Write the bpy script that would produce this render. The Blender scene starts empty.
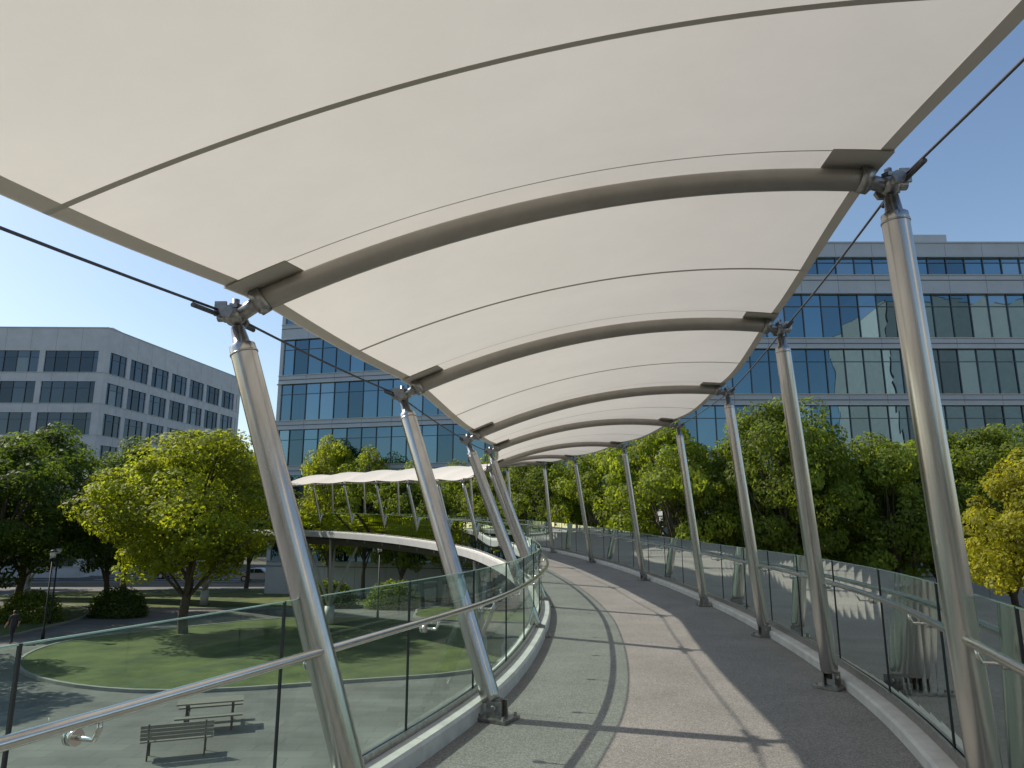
import bpy, bmesh, math, random
from mathutils import Vector, Matrix, noise
random.seed(7)
scene = bpy.context.scene
V = Vector
GZ = -4.5

# ------------------------------------------------------------------ helpers
class MB:
    def __init__(s):
        s.v=[]; s.f=[]; s.m=[]; s.sm=[]; s.r=[]
    def add(s, vs, fs, m=0, smooth=False, r=0.5):
        o=len(s.v); s.v+= [tuple(p) for p in vs]
        for f in fs:
            s.f.append(tuple(i+o for i in f)); s.m.append(m); s.sm.append(smooth); s.r.append(r)
    def box(s, c, h, ax=None, m=0, r=0.5):
        c=V(c)
        if ax is None: ax=(V((1,0,0)),V((0,1,0)),V((0,0,1)))
        vs=[]
        for k in (-1,1):
            for j in (-1,1):
                for i in (-1,1):
                    vs.append(c+ax[0]*h[0]*i+ax[1]*h[1]*j+ax[2]*h[2]*k)
        s.add(vs,[(0,2,3,1),(4,5,7,6),(0,1,5,4),(2,6,7,3),(0,4,6,2),(1,3,7,5)],m,False,r)
    def tube(s, pts, rad, n=12, m=0, cap=True, smooth=True):
        pts=[V(p) for p in pts]
        if not isinstance(rad,(list,tuple)): rad=[rad]*len(pts)
        vs=[]; prev=None
        for i,p in enumerate(pts):
            if i==0: t=pts[1]-p
            elif i==len(pts)-1: t=p-pts[i-1]
            else: t=pts[i+1]-pts[i-1]
            t.normalize()
            if prev is None:
                a=t.cross(V((0,0,1)))
                if a.length<1e-3: a=t.cross(V((0,1,0)))
            else:
                a=prev-t*prev.dot(t)
            a.normalize(); prev=a; b=t.cross(a)
            for k in range(n):
                an=2*math.pi*k/n
                vs.append(p+(a*math.cos(an)+b*math.sin(an))*rad[i])
        fs=[]
        for i in range(len(pts)-1):
            for k in range(n):
                k2=(k+1)%n
                fs.append((i*n+k,i*n+k2,(i+1)*n+k2,(i+1)*n+k))
        s.add(vs,fs,m,smooth)
        if cap:
            o=len(s.v)-len(vs)
            s.f.append(tuple(o+k for k in range(n))[::-1]); s.m.append(m); s.sm.append(False); s.r.append(.5)
            s.f.append(tuple(o+(len(pts)-1)*n+k for k in range(n))); s.m.append(m); s.sm.append(False); s.r.append(.5)
    def ball(s,c,r,m=0,n=10,sc=(1,1,1)):
        c=V(c); vs=[];fs=[]
        for i in range(n+1):
            th=math.pi*i/n
            for k in range(n):
                ph=2*math.pi*k/n
                vs.append(c+V((math.sin(th)*math.cos(ph)*sc[0],math.sin(th)*math.sin(ph)*sc[1],math.cos(th)*sc[2]))*r)
        for i in range(n):
            for k in range(n):
                k2=(k+1)%n
                fs.append((i*n+k,(i+1)*n+k,(i+1)*n+k2,i*n+k2))
        s.add(vs,fs,m,True)
    def obj(s,name,mats,parent=None,loc=None):
        me=bpy.data.meshes.new(name)
        me.from_pydata(s.v,[],s.f)
        for m in mats: me.materials.append(m)
        me.polygons.foreach_set('material_index',s.m)
        me.polygons.foreach_set('use_smooth',s.sm)
        at=me.attributes.new('rnd','FLOAT','FACE'); at.data.foreach_set('value',s.r)
        me.update()
        o=bpy.data.objects.new(name,me); scene.collection.objects.link(o)
        if parent: o.parent=parent
        if loc: o.location=loc
        return o
def empty(name,loc=(0,0,0)):
    e=bpy.data.objects.new(name,None); scene.collection.objects.link(e); e.location=loc; return e

# ------------------------------------------------------------------ materials
def mat(name):
    m=bpy.data.materials.new(name); m.use_nodes=True
    nt=m.node_tree; nt.nodes.clear()
    out=nt.nodes.new('ShaderNodeOutputMaterial')
    return m,nt,out
def N(nt,t,**k):
    n=nt.nodes.new(t)
    for a,b in k.items():
        if a in ('ins',): 
            for i,vv in b.items(): n.inputs[i].default_value=vv
        else: setattr(n,a,b)
    return n
def L(nt,a,b): nt.links.new(a,b)
def c4(c): return (c[0],c[1],c[2],1)
def simple(name,col,rough=.6,metal=0,var=.15,scale=8,bump=0,bscale=60,col2=None,detail=4,spec=.5,stretch=None):
    m,nt,out=mat(name)
    p=N(nt,'ShaderNodeBsdfPrincipled',ins={'Roughness':rough,'Metallic':metal,'Specular IOR Level':spec})
    tc=N(nt,'ShaderNodeTexCoord'); mp=N(nt,'ShaderNodeMapping')
    if stretch: mp.inputs['Scale'].default_value=stretch
    L(nt,tc.outputs['Object'],mp.inputs[0])
    no=N(nt,'ShaderNodeTexNoise',ins={'Scale':scale,'Detail':detail,'Roughness':.65}); L(nt,mp.outputs[0],no.inputs['Vector'])
    rp=N(nt,'ShaderNodeValToRGB')
    a=c4([x*(1-var) for x in col]); b=c4(col2) if col2 else c4([min(1,x*(1+var)) for x in col])
    rp.color_ramp.elements[0].position=.32; rp.color_ramp.elements[1].position=.68
    rp.color_ramp.elements[0].color=a; rp.color_ramp.elements[1].color=b
    L(nt,no.outputs['Fac'],rp.inputs[0]); L(nt,rp.outputs[0],p.inputs['Base Color'])
    if bump:
        n2=N(nt,'ShaderNodeTexNoise',ins={'Scale':bscale,'Detail':3}); L(nt,tc.outputs['Object'],n2.inputs['Vector'])
        bp=N(nt,'ShaderNodeBump',ins={'Strength':bump,'Distance':.02}); L(nt,n2.outputs['Fac'],bp.inputs['Height']); L(nt,bp.outputs[0],p.inputs['Normal'])
    L(nt,p.outputs[0],out.inputs[0])
    return m

M_steel=simple('brushed_steel',(.50,.49,.47),.24,.96,.12,3,stretch=(6,6,.6))
M_galv=simple('galvanised_node',(.32,.31,.295),.38,.88,.25,30)
M_rail=simple('stainless_rail',(.68,.65,.61),.18,.96,.06,10)
M_beam=simple('painted_beam',(.31,.285,.25),.38,.3,.08,5)
M_cable=simple('cable',(.10,.10,.105),.5,.6,.1,60)
M_gasket=simple('gasket',(.015,.02,.02),.6,0)
M_conc=simple('kerb_concrete',(.52,.51,.48),.8,0,.14,5,bump=.15)
M_fascia=simple('fascia_steel',(.50,.50,.48),.5,.1,.06,2)
M_girder=simple('girder_paint',(.10,.10,.10),.55,.1,.1,2)
M_white=simple('support_paint',(.50,.50,.48),.5,.1,.06,2)

def deck_mat():
    m,nt,out=mat('deck_aggregate')
    p=N(nt,'ShaderNodeBsdfPrincipled',ins={'Roughness':.85,'Specular IOR Level':.35})
    tc=N(nt,'ShaderNodeTexCoord')
    n1=N(nt,'ShaderNodeTexNoise',ins={'Scale':85,'Detail':4,'Roughness':.8})
    vo=N(nt,'ShaderNodeTexVoronoi',ins={'Scale':75})
    n3=N(nt,'ShaderNodeTexNoise',ins={'Scale':.9,'Detail':6,'Roughness':.65})
    for n in (n1,vo,n3): L(nt,tc.outputs['Object'],n.inputs['Vector'])
    rp=N(nt,'ShaderNodeValToRGB'); e=rp.color_ramp.elements
    e[0].position=.33; e[0].color=(.105,.101,.094,1); e[1].position=.68; e[1].color=(.37,.36,.335,1)
    k=e.new(.5); k.color=(.208,.20,.185,1)
    L(nt,n1.outputs['Fac'],rp.inputs[0])
    mx=N(nt,'ShaderNodeMix',data_type='RGBA',blend_type='MULTIPLY',ins={0:.5})
    sp=N(nt,'ShaderNodeSeparateColor'); L(nt,vo.outputs['Color'],sp.inputs[0])
    mr=N(nt,'ShaderNodeMapRange',ins={3:.5,4:1.5}); L(nt,sp.outputs[0],mr.inputs[0])
    L(nt,rp.outputs[0],mx.inputs[6]); L(nt,mr.outputs[0],mx.inputs[7])
    mr2=N(nt,'ShaderNodeMapRange',ins={1:.3,2:.7,3:.82,4:1.12}); L(nt,n3.outputs['Fac'],mr2.inputs[0])
    mx2=N(nt,'ShaderNodeMix',data_type='RGBA',blend_type='MULTIPLY',ins={0:1}); L(nt,mx.outputs[2],mx2.inputs[6]); L(nt,mr2.outputs[0],mx2.inputs[7])
    L(nt,mx2.outputs[2],p.inputs['Base Color'])
    bp=N(nt,'ShaderNodeBump',ins={'Strength':.5,'Distance':.005}); L(nt,n1.outputs['Fac'],bp.inputs['Height']); L(nt,bp.outputs[0],p.inputs['Normal'])
    L(nt,p.outputs[0],out.inputs[0]); return m
M_deck=deck_mat()

def fabric(name,col,tr):
    m,nt,out=mat(name)
    tc=N(nt,'ShaderNodeTexCoord')
    no=N(nt,'ShaderNodeTexNoise',ins={'Scale':1.1,'Detail':7,'Roughness':.65}); L(nt,tc.outputs['Object'],no.inputs['Vector'])
    rp=N(nt,'ShaderNodeValToRGB'); e=rp.color_ramp.elements
    e[0].position=.3; e[1].position=.7; e[0].color=c4([x*.92 for x in col]); e[1].color=c4(col)
    L(nt,no.outputs['Fac'],rp.inputs[0])
    wv=N(nt,'ShaderNodeTexNoise',ins={'Scale':170,'Detail':1}); L(nt,tc.outputs['Object'],wv.inputs['Vector'])
    bp=N(nt,'ShaderNodeBump',ins={'Strength':.15,'Distance':.003}); L(nt,wv.outputs['Fac'],bp.inputs['Height'])
    d=N(nt,'ShaderNodeBsdfDiffuse'); t=N(nt,'ShaderNodeBsdfTranslucent'); L(nt,rp.outputs[0],d.inputs[0]); L(nt,rp.outputs[0],t.inputs[0])
    L(nt,bp.outputs[0],d.inputs['Normal'])
    mx=N(nt,'ShaderNodeMixShader',ins={0:tr}); L(nt,d.outputs[0],mx.inputs[1]); L(nt,t.outputs[0],mx.inputs[2])
    L(nt,mx.outputs[0],out.inputs[0]); return m
M_fab=fabric('tensile_fabric',(.83,.785,.71),.33)
M_seam=fabric('fabric_weld_seam',(.46,.43,.38),.10)
M_hem=fabric('fabric_hem',(.54,.51,.45),.13)

def glass_mat():
    m,nt,out=mat('rail_glass')
    fr=N(nt,'ShaderNodeFresnel',ins={'IOR':1.5})
    t=N(nt,'ShaderNodeBsdfTransparent',ins={0:(.64,.79,.735,1)})
    g=N(nt,'ShaderNodeBsdfGlossy',ins={0:(.88,.96,.93,1),1:.01})
    tc=N(nt,'ShaderNodeTexCoord'); no=N(nt,'ShaderNodeTexNoise',ins={'Scale':2.2,'Detail':5}); L(nt,tc.outputs['Object'],no.inputs['Vector'])
    mr2=N(nt,'ShaderNodeMapRange',ins={1:.4,2:.8,3:.01,4:.035}); L(nt,no.outputs['Fac'],mr2.inputs[0])
    d=N(nt,'ShaderNodeBsdfDiffuse',ins={0:(.45,.62,.54,1)})
    m0=N(nt,'ShaderNodeMixShader'); L(nt,mr2.outputs[0],m0.inputs[0]); L(nt,t.outputs[0],m0.inputs[1]); L(nt,d.outputs[0],m0.inputs[2])
    mx=N(nt,'ShaderNodeMixShader'); L(nt,fr.outputs[0],mx.inputs[0]); L(nt,m0.outputs[0],mx.inputs[1]); L(nt,g.outputs[0],mx.inputs[2])
    L(nt,mx.outputs[0],out.inputs[0]); return m
M_glass=glass_mat()
M_gedge=simple('glass_edge',(.32,.50,.44),.15,0,.1,5)

def win_mat(name,dark,refl,fac,light=(.20,.20,.18)):
    m,nt,out=mat(name)
    at=N(nt,'ShaderNodeAttribute',attribute_name='rnd')
    rp=N(nt,'ShaderNodeValToRGB'); e=rp.color_ramp.elements
    e[0].position=0; e[0].color=c4([x*.5 for x in dark]); e[1].position=1; e[1].color=c4(light)
    k=e.new(.6); k.color=c4(dark); k=e.new(.86); k.color=c4([x*1.9 for x in dark]); k=e.new(.94); k.color=c4([x*.55 for x in light])
    L(nt,at.outputs['Fac'],rp.inputs[0])
    d=N(nt,'ShaderNodeBsdfDiffuse'); L(nt,rp.outputs[0],d.inputs[0])
    g=N(nt,'ShaderNodeBsdfGlossy',ins={0:c4(refl),1:.01})
    tc=N(nt,'ShaderNodeTexCoord'); no=N(nt,'ShaderNodeTexNoise',ins={'Scale':.35,'Detail':1}); L(nt,tc.outputs['Object'],no.inputs['Vector'])
    bp=N(nt,'ShaderNodeBump',ins={'Strength':.3,'Distance':.05}); L(nt,no.outputs['Fac'],bp.inputs['Height']); L(nt,bp.outputs[0],g.inputs['Normal'])
    fr=N(nt,'ShaderNodeFresnel',ins={'IOR':1.5})
    ad=N(nt,'ShaderNodeMath',operation='ADD'); ad.use_clamp=True; L(nt,fr.outputs[0],ad.inputs[0])
    mr=N(nt,'ShaderNodeMapRange',ins={3:fac*.6,4:fac*1.4}); L(nt,at.outputs['Fac'],mr.inputs[0]); L(nt,mr.outputs[0],ad.inputs[1])
    mx=N(nt,'ShaderNodeMixShader'); L(nt,ad.outputs[0],mx.inputs[0]); L(nt,d.outputs[0],mx.inputs[1]); L(nt,g.outputs[0],mx.inputs[2])
    L(nt,mx.outputs[0],out.inputs[0]); return m
M_win=win_mat('curtain_glass',(.010,.022,.032),(.36,.60,.78),.26)
M_win2=win_mat('office_glass',(.013,.018,.024),(.50,.60,.70),.10)
M_clad=simple('cladding_panel',(.45,.475,.495),.5,0,.06,.6)
M_clad2=simple('stone_cladding',(.56,.555,.55),.75,0,.08,.8)
M_clad3=simple('beige_cladding',(.68,.63,.54),.75,0,.08,.8)
M_mull=simple('mullion',(.09,.11,.12),.4,.4,.05,3)
M_cop=simple('coping_metal',(.40,.42,.43),.4,.5,.05,3)
M_roof=simple('roofing',(.18,.18,.18),.8,0,.1,1)

# ------------------------------------------------------------------ path
def cr(p0,p1,p2,p3,t):
    return 0.5*((2*p1)+(-p0+p2)*t+(2*p0-5*p1+4*p2-p3)*t*t+(-p0+3*p1-3*p2+p3)*t**3)
ctr=[(-6.4,-20),(-5.2,-15),(-3.9,-10),(-2.4,-5),(-.85,-.55),(.55,3.45),(1.6,6.9),(2.2,11),(2.42,15),(2.2,19.9),(1.4,25.3),(-.2,30.8),(-3.4,36.5),(-8.0,42.2),(-13.8,48.0),(-20.5,54),(-28,59),(-37,62),(-48,63),(-58,63)]
ctr=[V((a,b,0)) for a,b in ctr]
dense=[]
for i in range(1,len(ctr)-2):
    for k in range(40): dense.append(cr(ctr[i-1],ctr[i],ctr[i+1],ctr[i+2],k/40))
STEP=.25
path=[dense[0].copy()]; acc=0
for i in range(1,len(dense)):
    a,b=dense[i-1],dense[i]; seg=(b-a).length; d0=0
    while acc+(seg-d0)>=STEP:
        d0+=STEP-acc; path.append(a.lerp(b,d0/seg)); acc=0
    acc+=seg-d0
i0=min(range(len(path)),key=lambda i:abs(path[i].y)+ (0 if path[i].x<3 else 9))
def sm(t): t=max(0,min(1,t)); return t*t*(3-2*t)
for i,p in enumerate(path): p.z=1.2*sm(((i-i0)*STEP-12)/40)
dirs=[]
for i in range(len(path)):
    a=path[max(0,i-2)]; b=path[min(len(path)-1,i+2)]
    d=(b-a); d.z=0; d.normalize(); dirs.append(d)
def nl(i): return V((-dirs[i].y,dirs[i].x,0))
def at(i,off,z=0): # off: + right
    return path[i]-nl(i)*off+V((0,0,z))
def nearest(x,y): return min(range(len(path)),key=lambda i:(path[i].x-x)**2+(path[i].y-y)**2)
def sweep(mb,prof,i_a,i_b,m=0,closed=True,step=1):
    idx=list(range(i_a,i_b+1,step)); n=len(prof); vs=[];fs=[]
    for i in idx:
        for (o,z) in prof: vs.append(at(i,o,z))
    for a in range(len(idx)-1):
        for k in range(n if closed else n-1):
            k2=(k+1)%n
            fs.append((a*n+k,a*n+k2,(a+1)*n+k2,(a+1)*n+k))
    mb.add(vs,fs,m)
NP=len(path)-1
LG,RG=-1.85,1.76     # glass offsets
bridge=empty('curved_footbridge')
mb=MB(); sweep(mb,[(LG+.17,0),(RG-.17,0),(RG-.17,-.15),(LG+.17,-.15)],0,NP); mb.obj('deck_surface',[M_deck],bridge)
mb=MB()
sweep(mb,[(LG-.12,.11),(LG-.10,.13),(LG+.15,.13),(LG+.172,.11),(LG+.172,-.12),(LG-.12,-.12)],0,NP)
sweep(mb,[(RG-.172,.08),(RG-.15,.10),(RG+.10,.10),(RG+.12,.08),(RG+.12,-.12),(RG-.172,-.12)],0,NP)
mb.obj('kerbs',[M_conc],bridge)
mb=MB()
sweep(mb,[(LG-.15,.06),(LG-.122,.06),(LG-.122,-.22),(LG-.15,-.22)],0,NP)
sweep(mb,[(RG+.122,.04),(RG+.15,.04),(RG+.15,-.22),(RG+.122,-.22)],0,NP)
mb.obj('fascia',[M_fascia],bridge)
mb=MB()
sweep(mb,[(LG-.118,-.16),(RG+.118,-.16),(RG+.118,-.22),(.75,-.32),(.55,-.75),(-.55,-.75),(-.75,-.32),(LG-.118,-.22)],0,NP)
for i in range(4,NP,8):
    for a,b in((LG-.10,-.7),(.7,RG+.10)):
        c=(at(i,a,-.30)+at(i,b,-.30))/2; mb.box(c,((b-a)/2,.02,.09),(-nl(i),dirs[i],V((0,0,1))))
mb.obj('box_girder',[M_girder],bridge)
mb=MB()
for (x,y) in [(-3,-6),(2.42,15.5),(-1.5,33.2),(-11.5,45.5),(-24,56.5),(-42,62.5)]:
    i=nearest(x,y); p=path[i]; n=nl(i); d=dirs[i]
    foot=V((p.x,p.y,GZ))
    mb.tube([foot,foot+V((0,0,1.2))],.30,20)
    for s1 in(-1,1):
        for s2 in(-1,1):
            mb.tube([foot+V((0,0,1.1)),p+n*s1*1.1+d*s2*1.5+V((0,0,-.3))],[.10,.07],14)
for (x,y,fx,fy) in [(2.1,11.0,-2.4,13.0)]:
    i=nearest(x,y)
    for dd in(-4,5):
        mb.tube([V((fx,fy,GZ)),at(i+dd,-1.75,-.25)],.075,12)
mb.obj('support_struts',[M_white],bridge)

# ------------------------------------------------------------------ railings
PIT=6  # 1.5 m panels
def railing(name,off,hoff,zt,zh,ia):
    root=empty(name)
    g=MB(); e=MB(); h=MB(); j=MB()
    pts=[at(i,hoff,zh) for i in range(0,NP+1)]
    h.tube(pts,.025,12)
    while ia+PIT<NP:
        a,b=ia,ia+PIT
        for k in range(a,b):
            p,q=at(k,off,.10),at(k+1,off,.10)
            d=(q-p)
            if k==a: p=p+d*.03
            if k==b-1: q=q-d*.03
            up=V((0,0,zt-.10))
            g.add([p,q,q+up,p+up],[(0,1,2,3)],0,False)
            n=V((-d.y,d.x,0)).normalized()*.006; dz=V((0,0,.006))
            e.add([p+up-n,q+up-n,q+up+n,p+up+n,p+up-n-dz,q+up-n-dz,p+up+n-dz,q+up+n-dz],[(0,1,2,3),(0,4,5,1),(3,2,7,6)],0)
        c=at(a,off,(zt+.10)/2); n=nl(a)
        j.box(c,(.0045,.008,(zt-.10)/2),(dirs[a],n,V((0,0,1))))
        if abs(a-i0)<140:
            k=a+1; 
            gp=at(k,off,zh-.085); hp=at(k,hoff,zh)
            w=gp-V((hp.x,hp.y,gp.z)); w.normalize()
            h.tube([gp-w*.002,gp-w*.028],.030,16); h.tube([gp+w*.002,gp+w*.014],.030,16)
            h.tube([gp-w*.02,gp-w*.06,hp+V((0,0,-.085))+w*.02,hp+V((0,0,-.05)),hp+V((0,0,-.02))],.010,8)
        ia+=PIT
    c=MB(); sweep(c,[(off-.03,.095),(off-.03,.175),(off-.008,.175),(off-.008,.095)],0,NP); sweep(c,[(off+.008,.095),(off+.008,.175),(off+.03,.175),(off+.03,.095)],0,NP)
    c.obj('base_channel',[M_galv],root)
    g.obj('glass_panels',[M_glass],root); e.obj('glass_top_edge',[M_gedge],root); h.obj('handrail',[M_rail],root); j.obj('panel_joints',[M_gasket],root)
railing('glass_railing',LG,LG+.13,1.20,.92,5)
railing('glass_railing',RG,RG-.13,1.22,1.0,2)

# ------------------------------------------------------------------ columns / canopy
pairs=[] # (Lbase,Ltop,Rbase,Rtop)
def zb(x,y): return path[nearest(x,y)].z
ex=[((-4.0,-6.2),(-4.4,-6.6,2.85),(-.9,-7.6),(-.1,-7.6,3.65)),
    ((-2.9,-2.6),(-3.5,-2.7,2.75),(.3,-3.0),(1.2,-3.1,3.65)),
    ((-1.75,1.1),(-2.44,1.2,2.74),(1.75,.8),(2.12,.8,3.65)),
    ((-.79,4.15),(-1.69,4.1,2.85),(2.52,4.04),(2.32,3.97,3.65)),
    ((-.126,6.34),(-1.10,6.9,2.87),(3.23,7.53),(2.86,7.2,3.65)),
    ((.42,10.9),(-.70,10.9,2.90),(3.73,10.85),(3.38,10.8,3.65)),
    ((.68,14.6),(-.46,14.5,3.10),(3.88,14.7),(3.52,14.7,3.67)),
    ((.58,19.6),(-.62,19.4,3.15),(3.64,20.0),(3.15,19.7,3.78)),
    ((-.12,24.9),(-1.25,24.7,3.35),(2.83,25.6),(2.25,25.2,3.95))]
for a,b,c,d in ex:
    pairs.append((V((a[0],a[1],zb(*a))),V(b),V((c[0],c[1],zb(*c))),V(d)))
ii=nearest(1.4,25.3)+17
while path[ii].x>-15.2:
    p=path[ii]; n=nl(ii)
    pairs.append((p+n*1.62,p+n*2.45+V((0,0,2.85)),p-n*1.45,p-n*1.1+V((0,0,3.65)))); ii+=15
npair=len(pairs)
def f_i(f): return min(int(f),npair-2)
def interp(k,f):
    n=npair
    g=lambda i:pairs[max(0,min(n-1,i))][k]
    return cr(g(f_i(f)-1),g(f_i(f)),g(f_i(f)+1),g(f_i(f)+2),f-f_i(f))
def can(f,w,dz=0):
    Lp=interp(1,f); Rp=interp(3,f); fr=f-f_i(f); s=math.sin(math.pi*fr)
    e=.012+.010*s
    ww=e+(1-2*e)*w
    p=Lp.lerp(Rp,ww)
    p.z+=.28*4*ww*(1-ww)+.132-.09*s-.01*s*math.sin(math.pi*w)+dz
    return p
canopy=empty('tensile_canopy')
def surf(mb,fs,ws,dz=0,m=0):
    vs=[can(f,w,dz) for f in fs for w in ws]; n=len(ws); q=[]
    for i in range(len(fs)-1):
        for k in range(n-1): q.append((i*n+k,i*n+k+1,(i+1)*n+k+1,(i+1)*n+k))
    mb.add(vs,q,m,True)
FN=12
fs=[i/FN for i in range((npair-1)*FN+1)]; ws=[k/28 for k in range(29)]
mb=MB(); surf(mb,fs,ws); mb.obj('membrane',[M_fab],canopy)
mb=MB(); 
def flen(i): return max(1,(pairs[i+1][3]-pairs[i][3]).length)
for i in range(npair-1):
    d=flen(i); 
    f0=i+.5; h=.018/d; surf(mb,[f0-h,f0+h],ws,-.006)
    h=.006/d
    if .20/d<1: surf(mb,[i+.20/d-h,i+.20/d+h],ws,-.006)
    surf(mb,[i+1-.20/d-h,i+1-.20/d+h],ws,-.006)
mb.obj('weld_seams',[M_seam],canopy)
mb=MB(); surf(mb,fs,[0,.02],-.008); surf(mb,fs,[.98,1],-.008)
surf(mb,[npair-1-.02,npair-1],ws,-.011); surf(mb,[0,.02],ws,-.011)
mb.obj('edge_hem',[M_hem],canopy)
mb=MB()
for i,(lb,lt,rb,rt) in enumerate(pairs):
    pts=[]
    for k in range(27):
        w=.03+.94*k/26; p=lt.lerp(rt,w); p.z+=.28*4*w*(1-w)+.025; pts.append(p)
    mb.tube(pts,.068,16)
mb.obj('arch_beams',[M_beam],canopy)
mb=MB()
for k,io in((1,-1),(3,1)):
    for i in range(npair-1):
        a=pairs[i][k]; b=pairs[i+1][k]
        d=(b-a); n=V((d.y,-d.x,0)).normalized()*io*.06
        pts=[]
        for q in range(9):
            t=q/8; pts.append(a.lerp(b,t)+n+V((0,0,.03-.02*math.sin(math.pi*t))))
        mb.tube(pts,.0085,8)
        dd=d.normalized()
        mb.tube([a+n+dd*.05,a+n+dd*.30],.015,8)
        mb.tube([b+n-dd*.05,b+n-dd*.30],.015,8)
mb.obj('edge_cables',[M_cable],canopy)
mb=MB()
for i,(lb,lt,rb,rt) in enumerate(pairs):
    for k,(b,t) in enumerate(((lb,lt),(rb,rt))):
        o=(rt-lt); o.z=0; o.normalize()
        if k==1: o=-o
        q=V((-o.y,o.x,0))
        bm_end=(lt.lerp(rt,.035) if k==0 else lt.lerp(rt,.965))+V((0,0,.28*4*.035*.965+.025))
        mb.tube([t+V((0,0,-.01)),bm_end+(bm_end-t).normalized()*.06],.045,12)
        mb.tube([bm_end-(bm_end-t).normalized()*.02,bm_end+(bm_end-t).normalized()*.05],.082,16)
        mb.ball(t,.062,0,12)
        mb.tube([t-o*.10-q*.0,t+o*.02],.032,12)
        mb.tube([t+q*.11,t-q*.11],.026,12)
        for s in(-1,1):
            mb.tube([t+q*s*.10,t+q*s*.125],.042,6,smooth=False)
            mb.box(t+q*s*.07-o*.06+V((0,0,.03)),(.035,.008,.045),(o,q,V((0,0,1))))
        mb.tube([t,t+V((0,0,.11))],.022,10)
        mb.tube([t+V((0,0,.05)),t+V((0,0,.075))],.045,6,smooth=False)
        fa=[max(0,i-.24/flen(max(0,i-1))),i,min(npair-1,i+.24/flen(min(i,npair-2)))]
        fa=sorted(set(fa)); wl=[0,.045,.09] if k==0 else [.91,.955,1]
        surf(mb,fa,wl,-.014,1); surf(mb,fa,wl,-.024,1)
mb.obj('nodes_and_corner_plates',[M_galv,M_hem],canopy)
cm=empty('canopy_columns')
for i,(lb,lt,rb,rt) in enumerate(pairs):
    for b,t in((lb,lt),(rb,rt)):
        mb=MB(); ax=(t-b).normalized()
        s=b+ax*.10; e=t-ax*.07; ln=(e-s).length
        mb.tube([s,s+ax*.05,s+ax*.06,s+ax*.10,e-ax*.16,e-ax*.12,e-ax*.10,e],[.045,.05,.08,.084,.078,.076,.05,.04],22)
        mb.tube([e-ax*.175,e-ax*.165],.083,22)
        h=V((ax.x,ax.y,0)); 
        if h.length<.01: h=V((1,0,0))
        h.normalize(); q=V((-h.y,h.x,0)); z=V((0,0,1))
        mb.box(b+z*.016,(.15,.13,.012),(h,q,z),1)
        for sgn in(-1,1):
            mb.box(b+q*sgn*.055+z*.09,(.07,.010,.065),(h,q,z),1)
            for s2 in(-1,1): mb.tube([b+q*sgn*.10+h*s2*.12+z*.02,b+q*sgn*.10+h*s2*.12+z*.055],.014,6,1,smooth=False)
        mb.tube([b-q*.085+z*.10,b+q*.085+z*.10],.024,12,1)
        mb.box(b+z*.10,(.035,.035,.07),(h,q,z),1)
        mb.obj('column',[M_steel,M_galv],cm)

# ------------------------------------------------------------------ ground
def sheet(name,poly,z,m):
    mb=MB(); mb.add([(x,y,z) for x,y in poly],[tuple(range(len(poly)))]); return mb.obj(name,[m])
M_ground=simple('ground_mix',(.085,.095,.05),.95,0,.3,.05,col2=(.13,.125,.10))
M_grass=simple('lawn',(.06,.10,.022),.95,0,.4,.5,bump=.8,bscale=9,col2=(.135,.165,.04),detail=12)
M_asph=simple('asphalt',(.055,.055,.056),.9,0,.2,3,bump=.2)
M_line=simple('road_paint',(.75,.75,.72),.7,0,.08,10)
def paver_mat():
    m,nt,out=mat('paving'); p=N(nt,'ShaderNodeBsdfPrincipled',ins={'Roughness':.85})
    tc=N(nt,'ShaderNodeTexCoord'); b=N(nt,'ShaderNodeTexBrick',ins={'Scale':1.0,'Mortar Size':.010,'Color1':(.15,.145,.133,1),'Color2':(.185,.18,.165,1),'Mortar':(.09,.09,.08,1),'Brick Width':1.2,'Row Height':.6})
    L(nt,tc.outputs['Object'],b.inputs['Vector'])
    n=N(nt,'ShaderNodeTexNoise',ins={'Scale':.4,'Detail':8}); L(nt,tc.outputs['Object'],n.inputs['Vector'])
    mr=N(nt,'ShaderNodeMapRange',ins={1:.3,2:.7,3:.65,4:1.2}); L(nt,n.outputs['Fac'],mr.inputs[0])
    mx=N(nt,'ShaderNodeMix',data_type='RGBA',blend_type='MULTIPLY',ins={0:1}); L(nt,b.outputs[0],mx.inputs[6]); L(nt,mr.outputs[0],mx.inputs[7])
    L(nt,mx.outputs[2],p.inputs['Base Color']); L(nt,p.outputs[0],out.inputs[0]); return m
M_pave=paver_mat()
sheet('ground',[(-1500,-1500),(1500,-1500),(1500,1500),(-1500,1500)],GZ,M_ground)
sheet('plaza_paving',[(-60,-30),(60,-30),(60,47),(6,47),(4,74),(-10,74),(-62,74)],GZ+.004,M_pave)
def blob(cx,cy,rx,ry,seed,n=60):
    r=[]
    for k in range(n):
        a=2*math.pi*k/n; w=1+.18*noise.noise(V((math.cos(a)*1.3+seed,math.sin(a)*1.3,seed)))
        r.append((cx+rx*w*math.cos(a),cy+ry*w*math.sin(a)))
    return r
M_kerbst=simple('lawn_kerb',(.30,.29,.27),.8,0,.1,3)
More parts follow.
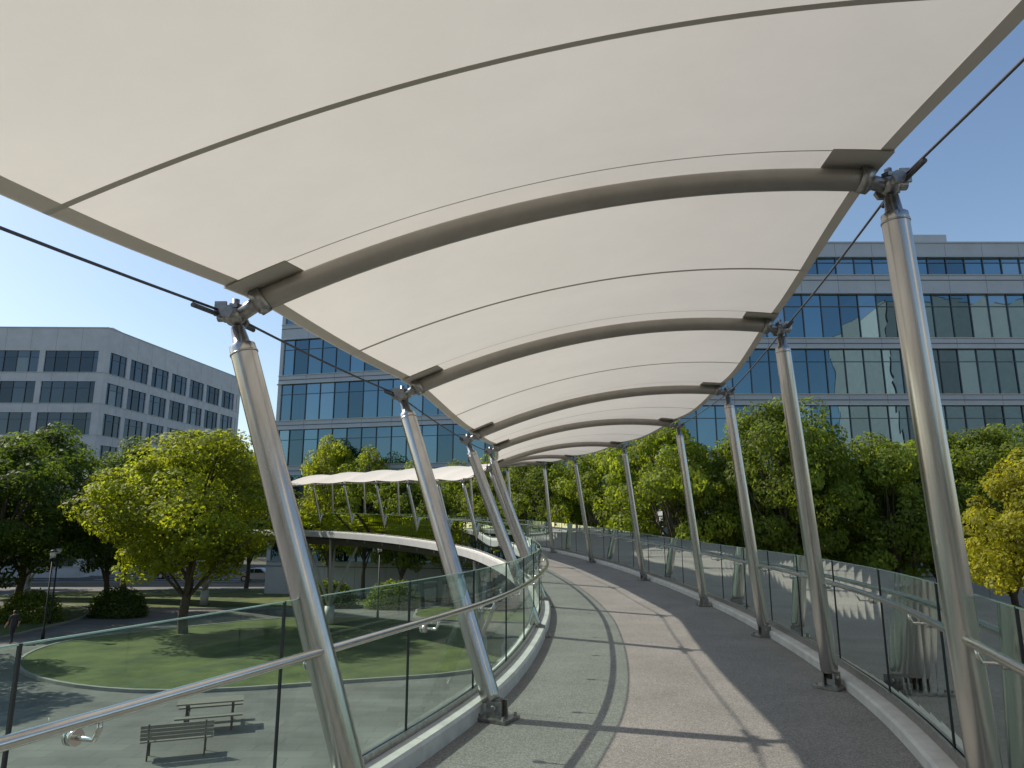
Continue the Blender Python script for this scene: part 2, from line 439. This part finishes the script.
def lawn(poly):
    mb=MB(); n=len(poly); z=GZ+.10
    mb.add([(x,y,z) for x,y in poly],[tuple(range(n))],0)
    cx=sum(p[0] for p in poly)/n; cy=sum(p[1] for p in poly)/n
    def o(p,k): d=V((p[0]-cx,p[1]-cy,0)); return V((p[0],p[1],0))+d.normalized()*k
    vs=[];fs=[]
    for p in poly:
        a=o(p,0);b=o(p,.15); vs+=[(a.x,a.y,z-.01),(a.x,a.y,z+.03),(b.x,b.y,z+.03),(b.x,b.y,GZ)]
    for k in range(n):
        k2=(k+1)%n
        for q in range(3): fs.append((k*4+q,k*4+q+1,k2*4+q+1,k2*4+q))
    mb.add(vs,fs,1); return mb.obj('lawn',[M_grass,M_kerbst])
lawn(blob(-11.5,38.5,12,10,1.3)); lawn(blob(-39,42,12,14,4.1)); lawn(blob(-24,63,20,8,8.2)); lawn(blob(14,44,9,4.5,2.2)); lawn(blob(30,41,7,5,6.2)); lawn(blob(0,52,7,5,3.2)); lawn(blob(15,20,6,4,5.5))
road=MB(); road.box((-110,84,GZ+.01),(150,4.5,.002)); road.obj('road',[M_asph])
mb=MB()
for k in range(40): mb.box((-250+7*k,84,GZ+.018),(1.5,.07,.002))
mb.box((-110,80.0,GZ+.018),(150,.06,.002)); mb.box((-110,88.0,GZ+.018),(150,.06,.002)); mb.obj('road_markings',[M_line])
mb=MB(); mb.box((-110,79.2,GZ+.06),(150,.15,.07)); mb.box((-110,88.8,GZ+.06),(150,.15,.07)); mb.obj('kerb',[M_kerbst])

# ------------------------------------------------------------------ buildings
def building(name,poly,z0,z1,glass,faces,mats,roofboxes=(),transom=.28,ends=.35,fins=False):
    root=empty(name); W=MB(); G=MB(); F=MB(); n=len(poly)
    Z=V((0,0,1))
    for e in range(n):
        p0=V((*poly[e],0)); p1=V((*poly[(e+1)%n],0)); u=(p1-p0); Ln=u.length; u.normalize(); nn=V((u.y,-u.x,0))
        st=faces[e]; dep=.30
        def wb(a,b,za,zb_,o=0.0,mbx=W,m=0,back=dep):
            c=p0+u*(a+b)/2+nn*((o-back)/2)+Z*((za+zb_)/2)
            mbx.box(c,((b-a)/2,(o+back)/2,(zb_-za)/2),(u,nn,Z),m)
        if st is None:
            wb(0,Ln-.001,z0,z1); continue
        sp,pe,pw=st
        gl=sorted(glass); zc=z0
        for (ga,gb) in gl:
            wb(0,Ln,zc,ga); zc=gb
        wb(0,Ln,zc,z1)
        nb=max(1,round(Ln/sp)); w=Ln/nb
        for (ga,gb) in gl:
            wb(.02,Ln-.02,ga-.06,ga-.002,.07,F,1,-.002)
            if fins:
                wb(.03,Ln-.03,gb+.004,gb+.07,.16,F,1,-.002)
                wb(.03,Ln-.03,ga-.50,ga-.44,.03,F,0,-.001)
            wb(0,ends,ga,gb,-.001); wb(Ln-ends,Ln,ga,gb,-.001)
            for k in range(nb):
                a=k*w;b=a+w; r=random.random()
                t1,t2,t3=[random.uniform(-.005,.005) for _ in range(3)]
                mid=gb-(gb-ga)*transom
                def pt(s,z,t): return p0+u*s+nn*(-.16+t)+Z*z
                G.add([pt(a,ga,0),pt(b,ga,t1),pt(b,mid,t2),pt(a,mid,t3)],[(0,1,2,3)],0,False,r)
                G.add([pt(a,mid,t3),pt(b,mid,t2),pt(b,gb,0),pt(a,gb,t1)],[(0,1,2,3)],0,False,r*.9+random.random()*.1)
                if k>0:
                    if pe and k%pe==0: wb(a-pw/2,a+pw/2,ga,gb,-.002)
                    else: wb(a-.028,a+.028,ga,gb,-.06,F,0,.15)
                wb(a+.03,b-.03,mid-.022,mid+.022,-.09,F,0,.15)
        for k in range(2,nb,2):
            zc=z0
            for (ga,gb) in gl+[(z1-.02,z1)]:
                if ga-zc>.3: wb(k*w-.012,k*w+.012,zc+.08,ga-.07,.004,F,0,-.001)
                zc=gb
    R=MB(); R.add([(x,y,z1-.5) for x,y in poly],[tuple(range(n))]); 
    for b in roofboxes: R.box(b[0],b[1],None,1)
    R.obj('roof',[M_roof,mats[0]],root)
    cp=MB()
    for e in range(n):
        p0=V((*poly[e],0)); p1=V((*poly[(e+1)%n],0)); u=(p1-p0); Ln=u.length; u.normalize(); nn=V((u.y,-u.x,0))
        cp.box(p0+u*Ln/2-nn*.15+Z*(z1+.06),(Ln/2+.06,.22,.06),(u,nn,Z))
    cp.obj('coping',[M_cop],root)
    W.obj('walls',[mats[0]],root); G.obj('glazing',[mats[1]],root); F.obj('frames',[M_mull,M_cop],root)
    return root
gl=[(20.9,22.3),(15.8,19.3),(11.4,14.9),(7.1,10.5),(2.8,6.2),(-1.5,1.9)]
building('glass_office_building',[(11,52),(66,52),(66,76),(11,76)],GZ,23.5,gl,[(1.45,0,.5),None,None,(1.5,0,.5)],(M_clad,M_win),
   [((35.5,60,25.0),(2.2,3,1.4)),((33,62,24.2),(5,3,1.0)),((48,64,24.6),(7,4,1.2))],fins=True)
building('glass_office_building',[(-22.5,66),(10.5,58),(10.8,80),(-22,84)],GZ,24.3,gl,[(1.5,0,.6),None,None,(1.5,0,.6)],(M_clad,M_win),fins=True)
gl3=[(GZ+.6+4*k+.7,GZ+.6+4*k+3.5) for k in range(8)]
gl3=[g for g in gl3 if g[1]<26.0]
building('stone_office_building',[(-100,86),(-52,87),(-47,119),(-96,121)],GZ,26.6,gl3,[(1.6,5,.7),(1.5,3,.75),None,None],(M_clad2,M_win2),
   [((-60,98,27.2),(5,5,1.2)),((-75,97,27.0),(6,5,1.0))],transom=.3,ends=.9)
building('beige_office_building',[(82,-43),(82,-70),(160,-70),(160,-43)][::1],GZ,50,[(GZ+1+4.2*k,GZ+3.0+4.2*k) for k in range(12)],[None,None,(3.0,1,1.5),None],(M_clad3,M_win2))
building('beige_office_building',[(-60,-80),(20,-80),(20,-60),(-60,-60)],GZ,26,[(GZ+1+4.2*k,GZ+3.4+4.2*k) for k in range(6)],[None,None,(2.0,3,1.2),None],(M_clad2,M_win2))
building('distant_office_building',[(-70,150),(-52,150),(-52,170),(-70,170)],GZ,17,[(GZ+1+4*k,GZ+3.2+4*k) for k in range(5)],[(2,3,1),(2,3,1),None,None],(M_clad3,M_win2))

# ------------------------------------------------------------------ trees
def leaf_mat():
    m,nt,out=mat('foliage')
    oi=N(nt,'ShaderNodeObjectInfo'); at=N(nt,'ShaderNodeAttribute',attribute_name='rnd')
    mr=N(nt,'ShaderNodeMapRange',ins={3:.5,4:1.6}); L(nt,at.outputs['Fac'],mr.inputs[0])
    mx=N(nt,'ShaderNodeMix',data_type='RGBA',blend_type='MULTIPLY',ins={0:1}); L(nt,oi.outputs['Color'],mx.inputs[6]); L(nt,mr.outputs[0],mx.inputs[7])
    d=N(nt,'ShaderNodeBsdfPrincipled',ins={'Roughness':.55,'Specular IOR Level':.25}); t=N(nt,'ShaderNodeBsdfTranslucent')
    g=N(nt,'ShaderNodeMix',data_type='RGBA',blend_type='MULTIPLY',ins={0:1,7:(2.5,2.4,.8,1)}); L(nt,mx.outputs[2],g.inputs[6])
    L(nt,mx.outputs[2],d.inputs[0]); L(nt,g.outputs[2],t.inputs[0])
    ms=N(nt,'ShaderNodeMixShader',ins={0:.5}); L(nt,d.outputs[0],ms.inputs[1]); L(nt,t.outputs[0],ms.inputs[2])
    L(nt,ms.outputs[0],out.inputs[0]); return m
M_leaf=leaf_mat(); M_bark=simple('bark',(.10,.08,.06),.9,0,.3,6,bump=.5,bscale=12)
def rv():
    while True:
        p=V((random.uniform(-1,1),random.uniform(-1,1),random.uniform(-1,1)))
        if .01<p.length<1: return p
def add_leaf(mb,p,out,s,r):
    n=(out*.8+rv()*1.0+V((0,0,.35))).normalized()
    a=n.cross(rv()).normalized(); b=n.cross(a)
    l=s*random.uniform(.7,1.3); w=l*.6
    mb.add([p-a*l*.5,p+b*w*.5+a*.05*l,p+a*l*.55,p-b*w*.5+a*.05*l],[(0,1,2,3)],1,False,r)
def tree_mesh(seed,H=12,R=5,nl_=15000,ls=.26,base=.22,nc=105):
    random.seed(seed); mb=MB()
    th=H*.55
    tp=[V((0,0,0))]; d=V((random.uniform(-.05,.05),random.uniform(-.05,.05),1))
    for k in range(1,8): tp.append(V((d.x*k*th/7+random.uniform(-.1,.1),d.y*k*th/7+random.uniform(-.1,.1),k*th/7)))
    mb.tube([V((0,0,-.3))]+tp,[.30]+[.24*(1-k/9)+.02 for k in range(8)],9,0)
    cz=H*(base+(1-base)*.5); rz=H*(1-base)*.5
    cl=[]
    for k in range(nc):
        q=rv(); q=q.normalized()*(q.length**.45)
        nn=1+.38*noise.noise(q.normalized()*1.9+V((seed,seed*2,0)))
        shr=1.0-.28*max(0,q.z)-.12*max(0,-q.z)
        c=V((q.x*R*.84*nn*shr,q.y*R*.84*nn*shr,cz+q.z*rz*.90*nn)); cl.append((c,random.uniform(.5,1.15)*R/5))
    for k in range(26):
        c=random.choice(cl)[0]; j=random.randint(2,7); s=tp[j]; m1=s.lerp(c,.5)+V((0,0,.4))+rv()*.3
        mb.tube([s,m1,c],[.09,.055,.02],6,0,cap=False)
    per=nl_//len(cl)
    for c,r in cl:
        tone=random.random()
        for k in range(int(per*(.4+r))):
            q=rv(); q=q.normalized()*(q.length**.5); p=c+V((q.x*1.15,q.y*1.15,q.z*.75))*r
            add_leaf(mb,p,q+(c-V((0,0,cz)))*.12,ls,min(1,max(0,tone*.6+random.random()*.4)))
    me=mb.obj('tmp',[M_bark,M_leaf]); m=me.data; bpy.data.objects.remove(me); return m
tms=[tree_mesh(11,nl_=28000,ls=.22,nc=140),tree_mesh(23,nl_=17000,ls=.25),tree_mesh(37,nl_=17000,R=4.6,ls=.24),tree_mesh(51,nl_=16000,base=.16,R=4.8,ls=.25)]
def tree(x,y,h,w,k,col,name='broadleaf_tree'):
    h-=1
    o=bpy.data.objects.new(name,tms[k]); scene.collection.objects.link(o)
    o.location=(x,y,GZ+.08); o.scale=(w/10,w/10,h/12); o.rotation_euler=(0,0,random.uniform(0,6.28)); o.color=c4(col); return o
random.seed(5)
G1=(.19,.22,.028); G2=(.07,.105,.022); G3=(.125,.165,.028); G4=(.22,.22,.026); G5=(.16,.20,.03)
for a in [(-18.8,42,12.9,11.8,0,G1),
  (-36.5,54,14.6,12,1,G2),(-44,52,15.2,12,2,G2),(-38,71,15.6,12,3,G2),(-33,46,12.6,10,1,G2),(-39,47,13.5,11,3,G2),(-31,70,14.5,10,2,G2),(-46,44,13.5,11,0,G2),(-58,55,15,12,1,G2),(-53,70,15,12,2,G2),(-29,52,11.5,9,2,G2),
  (-16.0,63.0,14.8,7,1,G1),(-12.6,61.5,13.8,7.5,2,G5),(-9.0,59,12.5,7,3,G3),(-26,71,14.5,9,3,G3),(-5,57,12,7,1,G3),(-1.5,55,12.5,8,2,G5),(2.5,51,12.5,8,0,G3),(6,47,12.8,8,3,G5),
  (9.4,42,13.5,8.4,1,G5),(12.8,43,12.3,7.8,2,G3),(15.8,41,14.4,9,0,G3),(19,43,13.2,8.6,3,G3),(22,41,12.2,8.4,1,G3),(25.5,43,12.8,8.8,2,G3),(29,42,13.0,9,0,G3),(34,43,13.6,9,3,G2),(21.0,28.5,10.1,6.8,2,G4),(27.5,33,10,7,1,G5),(39,42,13,9,1,G3),
  (-27.5,27.5,12,10,1,G3),(-24,20,12,10,2,G3),(-31,34,12,9,3,G2)]:  # this row: unseen trees added left of view to shade the plaza
    tree(*a)
for a in [(14,-30,12,9,1,G3),(24,-34,13,9,2,G3),(-12,-28,12,9,3,G3),(36,-30,13,9,0,G3),(48,-30,15,10,1,G3),(60,-32,15,10,2,G3)]: tree(*a)
random.seed(9); mb=MB()
for k in range(16000):
    x=random.uniform(-230,230); yb=135+.0006*x*x+random.uniform(-6,6)
    hh=13+5*noise.noise(V((x*.06,0,0)))+2.5*noise.noise(V((x*.3,4,0)))
    z=GZ+hh*math.sqrt(random.random()); add_leaf(mb,V((x,yb,z)),V((0,-1,.6)),1.5,random.random())
o=mb.obj('distant_trees',[M_bark,M_leaf]); o.color=c4((.05,.075,.03))
def shrub(x,y,w,d,h,col,seed):
    random.seed(seed); mb=MB()
    for k in range(int(1600*w*d*h/6)+600):
        q=rv().normalized(); p=V((q.x*w/2,q.y*d/2,abs(q.z)*h))*random.uniform(.75,1.08)*(1+.15*noise.noise(q*2.5+V((seed,0,0))))
        add_leaf(mb,p,q,.16,random.random())
    o=mb.obj('shrub',[M_bark,M_leaf],None,(x,y,GZ+.05)); o.color=c4(col)
for k,(x,y) in enumerate([(9,39),(12.5,38.5),(17,38.8),(21.5,38.6),(26,38.2),(31,38),(-27,50),(-31,47),(-14,56),(-9,55)]): shrub(x,y,4.0,2.2,1.9,G3 if k%2 else G2,100+k)

# ------------------------------------------------------------------ furniture
M_wood=simple('weathered_timber',(.22,.20,.17),.8,0,.2,12,stretch=(1,8,8))
M_dark=simple('dark_metal',(.03,.03,.032),.5,.4,.1,20)
def place(o,x,y,rz=0,z=GZ+.006): o.location=(x,y,z); o.rotation_euler=(0,0,rz); return o
def picnic(x,y,rz):
    root=empty('picnic_table'); t=MB(); f=MB()
    for k in range(5): t.box((0,-.30+.15*k,.75),(.95,.068,.022))
    t.obj('table_top',[M_wood],root); t=MB()
    for s in(-1,1):
        for k in range(2): t.box((0,s*(.62+.15*k),.45),(.95,.068,.022))
    t.obj('seats',[M_wood],root)
    for s in(-1,1):
        f.box((s*.65,0,.69),(.04,.38,.04)); f.box((s*.65,0,.39),(.04,.85,.035))
        for q in(-1,1): f.tube([(s*.65,q*.68,0),(s*.65,q*.28,.70)],.035,8)
    f.obj('frame',[M_dark],root); place(root,x,y,rz)
def bench(x,y,rz):
    root=empty('park_bench'); t=MB()
    for k in range(5): t.box((0,-.20+.1*k,.45),(.9,.042,.018))
    t.obj('seat',[M_wood],root); t=MB()
    for k in range(4): t.box((0,.27+.025*k,.55+.1*k),(.9,.014,.042))
    t.obj('backrest',[M_wood],root); f=MB()
    for s in(-1,1):
        f.tube([(s*.7,-.22,0),(s*.7,-.2,.43),(s*.7,.22,.43),(s*.7,.36,.92)],.022,8); f.tube([(s*.7,.2,.43),(s*.7,.28,0)],.022,8)
        f.tube([(s*.7,-.2,.43),(s*.7,-.22,.66),(s*.7,.27,.66)],.018,8)
    f.obj('frame',[M_dark],root); place(root,x,y,rz)
picnic(-9.4,23.4,.35); bench(-9.1,20.6,.35+math.pi); bench(-27,34,1.2)
bench(14,33,.2)
M_lampg=simple('lamp_glass',(.7,.7,.66),.3)
def lamp(x,y):
    root=empty('street_lamp'); f=MB(); f.tube([(0,0,0),(0,0,.5),(0,0,.55),(0,0,4.3)],[.09,.08,.05,.04],10); f.tube([(0,0,4.3),(0,0,4.36)],.16,14); f.tube([(0,0,4.7),(0,0,4.8)],[.26,.05],14)
    f.obj('pole',[M_dark],root); g=MB(); g.tube([(0,0,4.36),(0,0,4.7)],[.12,.18],14); g.obj('lantern',[M_lampg],root); place(root,x,y)
for a in [(-25.5,40),(-29,46),(-9,49),(30,36),(-34,38)]: lamp(*a)
mb=MB(); mb.box((19,36.8,GZ+.25),(13,.2,.25)); mb.box((19,36.8,GZ+.53),(13.1,.28,.03)); mb.obj('planter_wall',[M_conc])

M_tyre=simple('tyre',(.02,.02,.02),.8); M_hub=simple('hub',(.5,.5,.5),.3,.8); M_cwin=simple('car_window',(.015,.018,.02),.08,0,.05); M_lt=simple('car_light',(.6,.1,.05),.2)
def car(x,y,rz,col):
    root=empty('parked_car'); M=simple('car_paint',col,.25,.3,.02); W=.88
    prof=[(-2.15,.35),(-2.2,.62),(-2.1,.88),(-1.5,.95),(-.95,1.38),(-.5,1.46),(.4,1.44),(1.0,1.0),(1.8,.88),(2.15,.70),(2.2,.38),(1.75,.25),(-1.75,.25)]
    bm=bmesh.new(); 
    def wd(z): return W-(.22*max(0,(z-.9)/.56))
    A=[bm.verts.new((a,-wd(z),z)) for a,z in prof]; B=[bm.verts.new((a,wd(z),z)) for a,z in prof]
    bm.faces.new(A); bm.faces.new(B[::-1])
    for k in range(len(prof)): k2=(k+1)%len(prof); bm.faces.new((A[k2],A[k],B[k],B[k2]))
    bmesh.ops.triangulate(bm,faces=[f for f in bm.faces if len(f.verts)>4])
    bmesh.ops.recalc_face_normals(bm,faces=bm.faces)
    me=bpy.data.meshes.new('body'); bm.to_mesh(me); bm.free(); me.materials.append(M); o=bpy.data.objects.new('body',me); scene.collection.objects.link(o); o.parent=root
    bv=o.modifiers.new('b','BEVEL'); bv.width=.06; bv.segments=3; bv.angle_limit=math.radians(25); bv.limit_method='ANGLE'
    w=MB()
    for s in(-1,1):
        for q in([(-1.35,.97),(-.93,1.32),(-.32,1.38),(-.32,.97)],[(-.25,.97),(-.25,1.38),(.36,1.37),(.85,.99)]):
            w.add([(a,s*(wd(z)+.008),z) for a,z in q],[(0,1,2,3)])
    w.add([(1.0+.01,-.68,1.02),(1.01,.68,1.02),(.43,.6,1.42),(.43,-.6,1.42)],[(0,1,2,3)]); w.add([(-1.5,-.68,.98),(-1.5,.68,.98),(-.99,.6,1.37),(-.99,-.6,1.37)],[(0,1,2,3)])
    w.obj('windows',[M_cwin],root); t=MB()
    for sx in(-1.35,1.35):
        for s in(-1,1):
            t.tube([(sx,s*.70,.33),(sx,s*.90,.33)],.33,20,0); t.tube([(sx,s*.90,.33),(sx,s*.912,.33)],.2,14,1)
    t.obj('wheels',[M_tyre,M_hub],root)
    l=MB()
    for s in(-1,1): l.box((-2.17,s*.65,.75),(.03,.16,.07)); l.box((2.14,s*.62,.66),(.04,.18,.06))
    l.obj('lights',[M_lt],root); place(root,x,y,rz,GZ+.02)
car(-22,81.5,0,(.03,.03,.035)); car(-28.5,81.5,0,(.45,.45,.45)); car(-16,81.7,math.pi,(.10,.02,.02)); car(-60,81.7,0,(.5,.5,.5)); car(-40,86,math.pi,(.05,.07,.12))

M_skin=simple('skin',(.45,.28,.20),.6,0,.05); M_hair=simple('hair',(.03,.02,.015),.6)
def person(x,y,rz,shirt,trou,stride=.18,arm=.12):
    J={'pel':(0,0,.95,.15),'sp':(0,0,1.18,.13),'ch':(0,0,1.36,.155),'nk':(0,.0,1.50,.055),'hd':(0,.015,1.60,.095),'tp':(0,.01,1.70,.08)}
    E=[('pel','sp'),('sp','ch'),('ch','nk'),('nk','hd'),('hd','tp')]
    for s,n in((-1,'l'),(1,'r')):
        st=stride*s
        J[n+'h']=(s*.095,0,.88,.09); J[n+'k']=(s*.10,st*.55+.03,.49,.06); J[n+'a']=(s*.10,st-.03,.09,.042); J[n+'t']=(s*.11,st+.15,.03,.032)
        J[n+'s']=(s*.19,0,1.42,.06); J[n+'e']=(s*.24,-st*.4-.03,1.14,.045); J[n+'w']=(s*.24,-st*.8+arm,.90,.032); J[n+'f']=(s*.235,-st*.85+arm+.03,.80,.03)
        E+=[('pel',n+'h'),(n+'h',n+'k'),(n+'k',n+'a'),(n+'a',n+'t'),('ch',n+'s'),(n+'s',n+'e'),(n+'e',n+'w'),(n+'w',n+'f')]
    ks=list(J); me=bpy.data.meshes.new('p'); me.from_pydata([J[k][:3] for k in ks],[(ks.index(a),ks.index(b)) for a,b in E],[])
    o=bpy.data.objects.new('p',me); scene.collection.objects.link(o)
    o.modifiers.new('s','SKIN'); sv=me.skin_vertices[0].data
    for k,n in enumerate(ks): sv[k].radius=(J[n][3],J[n][3]*(.72 if n in('pel','sp','ch') else 1)); sv[k].use_root=(n=='pel')
    ss=o.modifiers.new('u','SUBSURF'); ss.levels=2; ss.render_levels=2
    dg=bpy.context.evaluated_depsgraph_get(); m2=bpy.data.meshes.new_from_object(o.evaluated_get(dg)); bpy.data.objects.remove(o)
    m2.materials.clear()
    for mm in (simple('shirt',shirt,.85),simple('trousers',trou,.85),M_skin,M_hair,M_dark): m2.materials.append(mm)
    for p in m2.polygons:
        c=p.center; p.use_smooth=True
        if c.z>1.52: p.material_index=3 if (c.z>1.68 or c.y<-.01) else 2
        elif c.z>1.475 and abs(c.x)<.07: p.material_index=2
        elif abs(c.x)>.17 and c.z<1.12: p.material_index=2
        elif c.z<.09: p.material_index=4
        elif c.z<.97: p.material_index=1
        else: p.material_index=0
    q=bpy.data.objects.new('pedestrian',m2); scene.collection.objects.link(q); place(q,x,y,rz)
person(15.9,30.0,2.6,(.55,.05,.04),(.05,.06,.09)); person(16.7,30.2,2.9,(.10,.10,.13),(.03,.03,.035),-.16); person(17.9,30.9,-.5,(.45,.42,.38),(.06,.07,.12))
person(-26.5,39,1.2,(.05,.05,.06),(.04,.04,.05))

# ------------------------------------------------------------------ light
sd=V((-.93,.36,0)).normalized(); el=math.radians(42)
sdir=V((sd.x*math.cos(el),sd.y*math.cos(el),math.sin(el)))
sun=bpy.data.lights.new('sun','SUN'); sun.energy=5.0; sun.angle=math.radians(.6); sun.color=(1,.92,.79)
so=bpy.data.objects.new('sun',sun); scene.collection.objects.link(so); so.rotation_euler=(-sdir).to_track_quat('-Z','Y').to_euler()
w=bpy.data.worlds.new('World'); scene.world=w; w.use_nodes=True; nt=w.node_tree
bg=nt.nodes['Background']; sk=nt.nodes.new('ShaderNodeTexSky'); sk.sky_type='NISHITA'; sk.sun_disc=False; sk.sun_elevation=el; sk.sun_rotation=math.atan2(sd.x,sd.y)
sk.air_density=1.2; sk.dust_density=1.0; sk.ozone_density=2.2
nt.links.new(sk.outputs[0],bg.inputs[0]); bg.inputs[1].default_value=.15
scene.view_settings.view_transform='Standard'; scene.view_settings.look='None'; scene.view_settings.exposure=0

cam=bpy.data.cameras.new('camera'); co=bpy.data.objects.new('camera',cam); scene.collection.objects.link(co)
cam.sensor_width=36; cam.lens=24.6; cam.clip_start=.05; cam.clip_end=4000
co.location=(0,0,1.6); co.rotation_euler=(math.radians(90+11.47),0,0); scene.camera=co
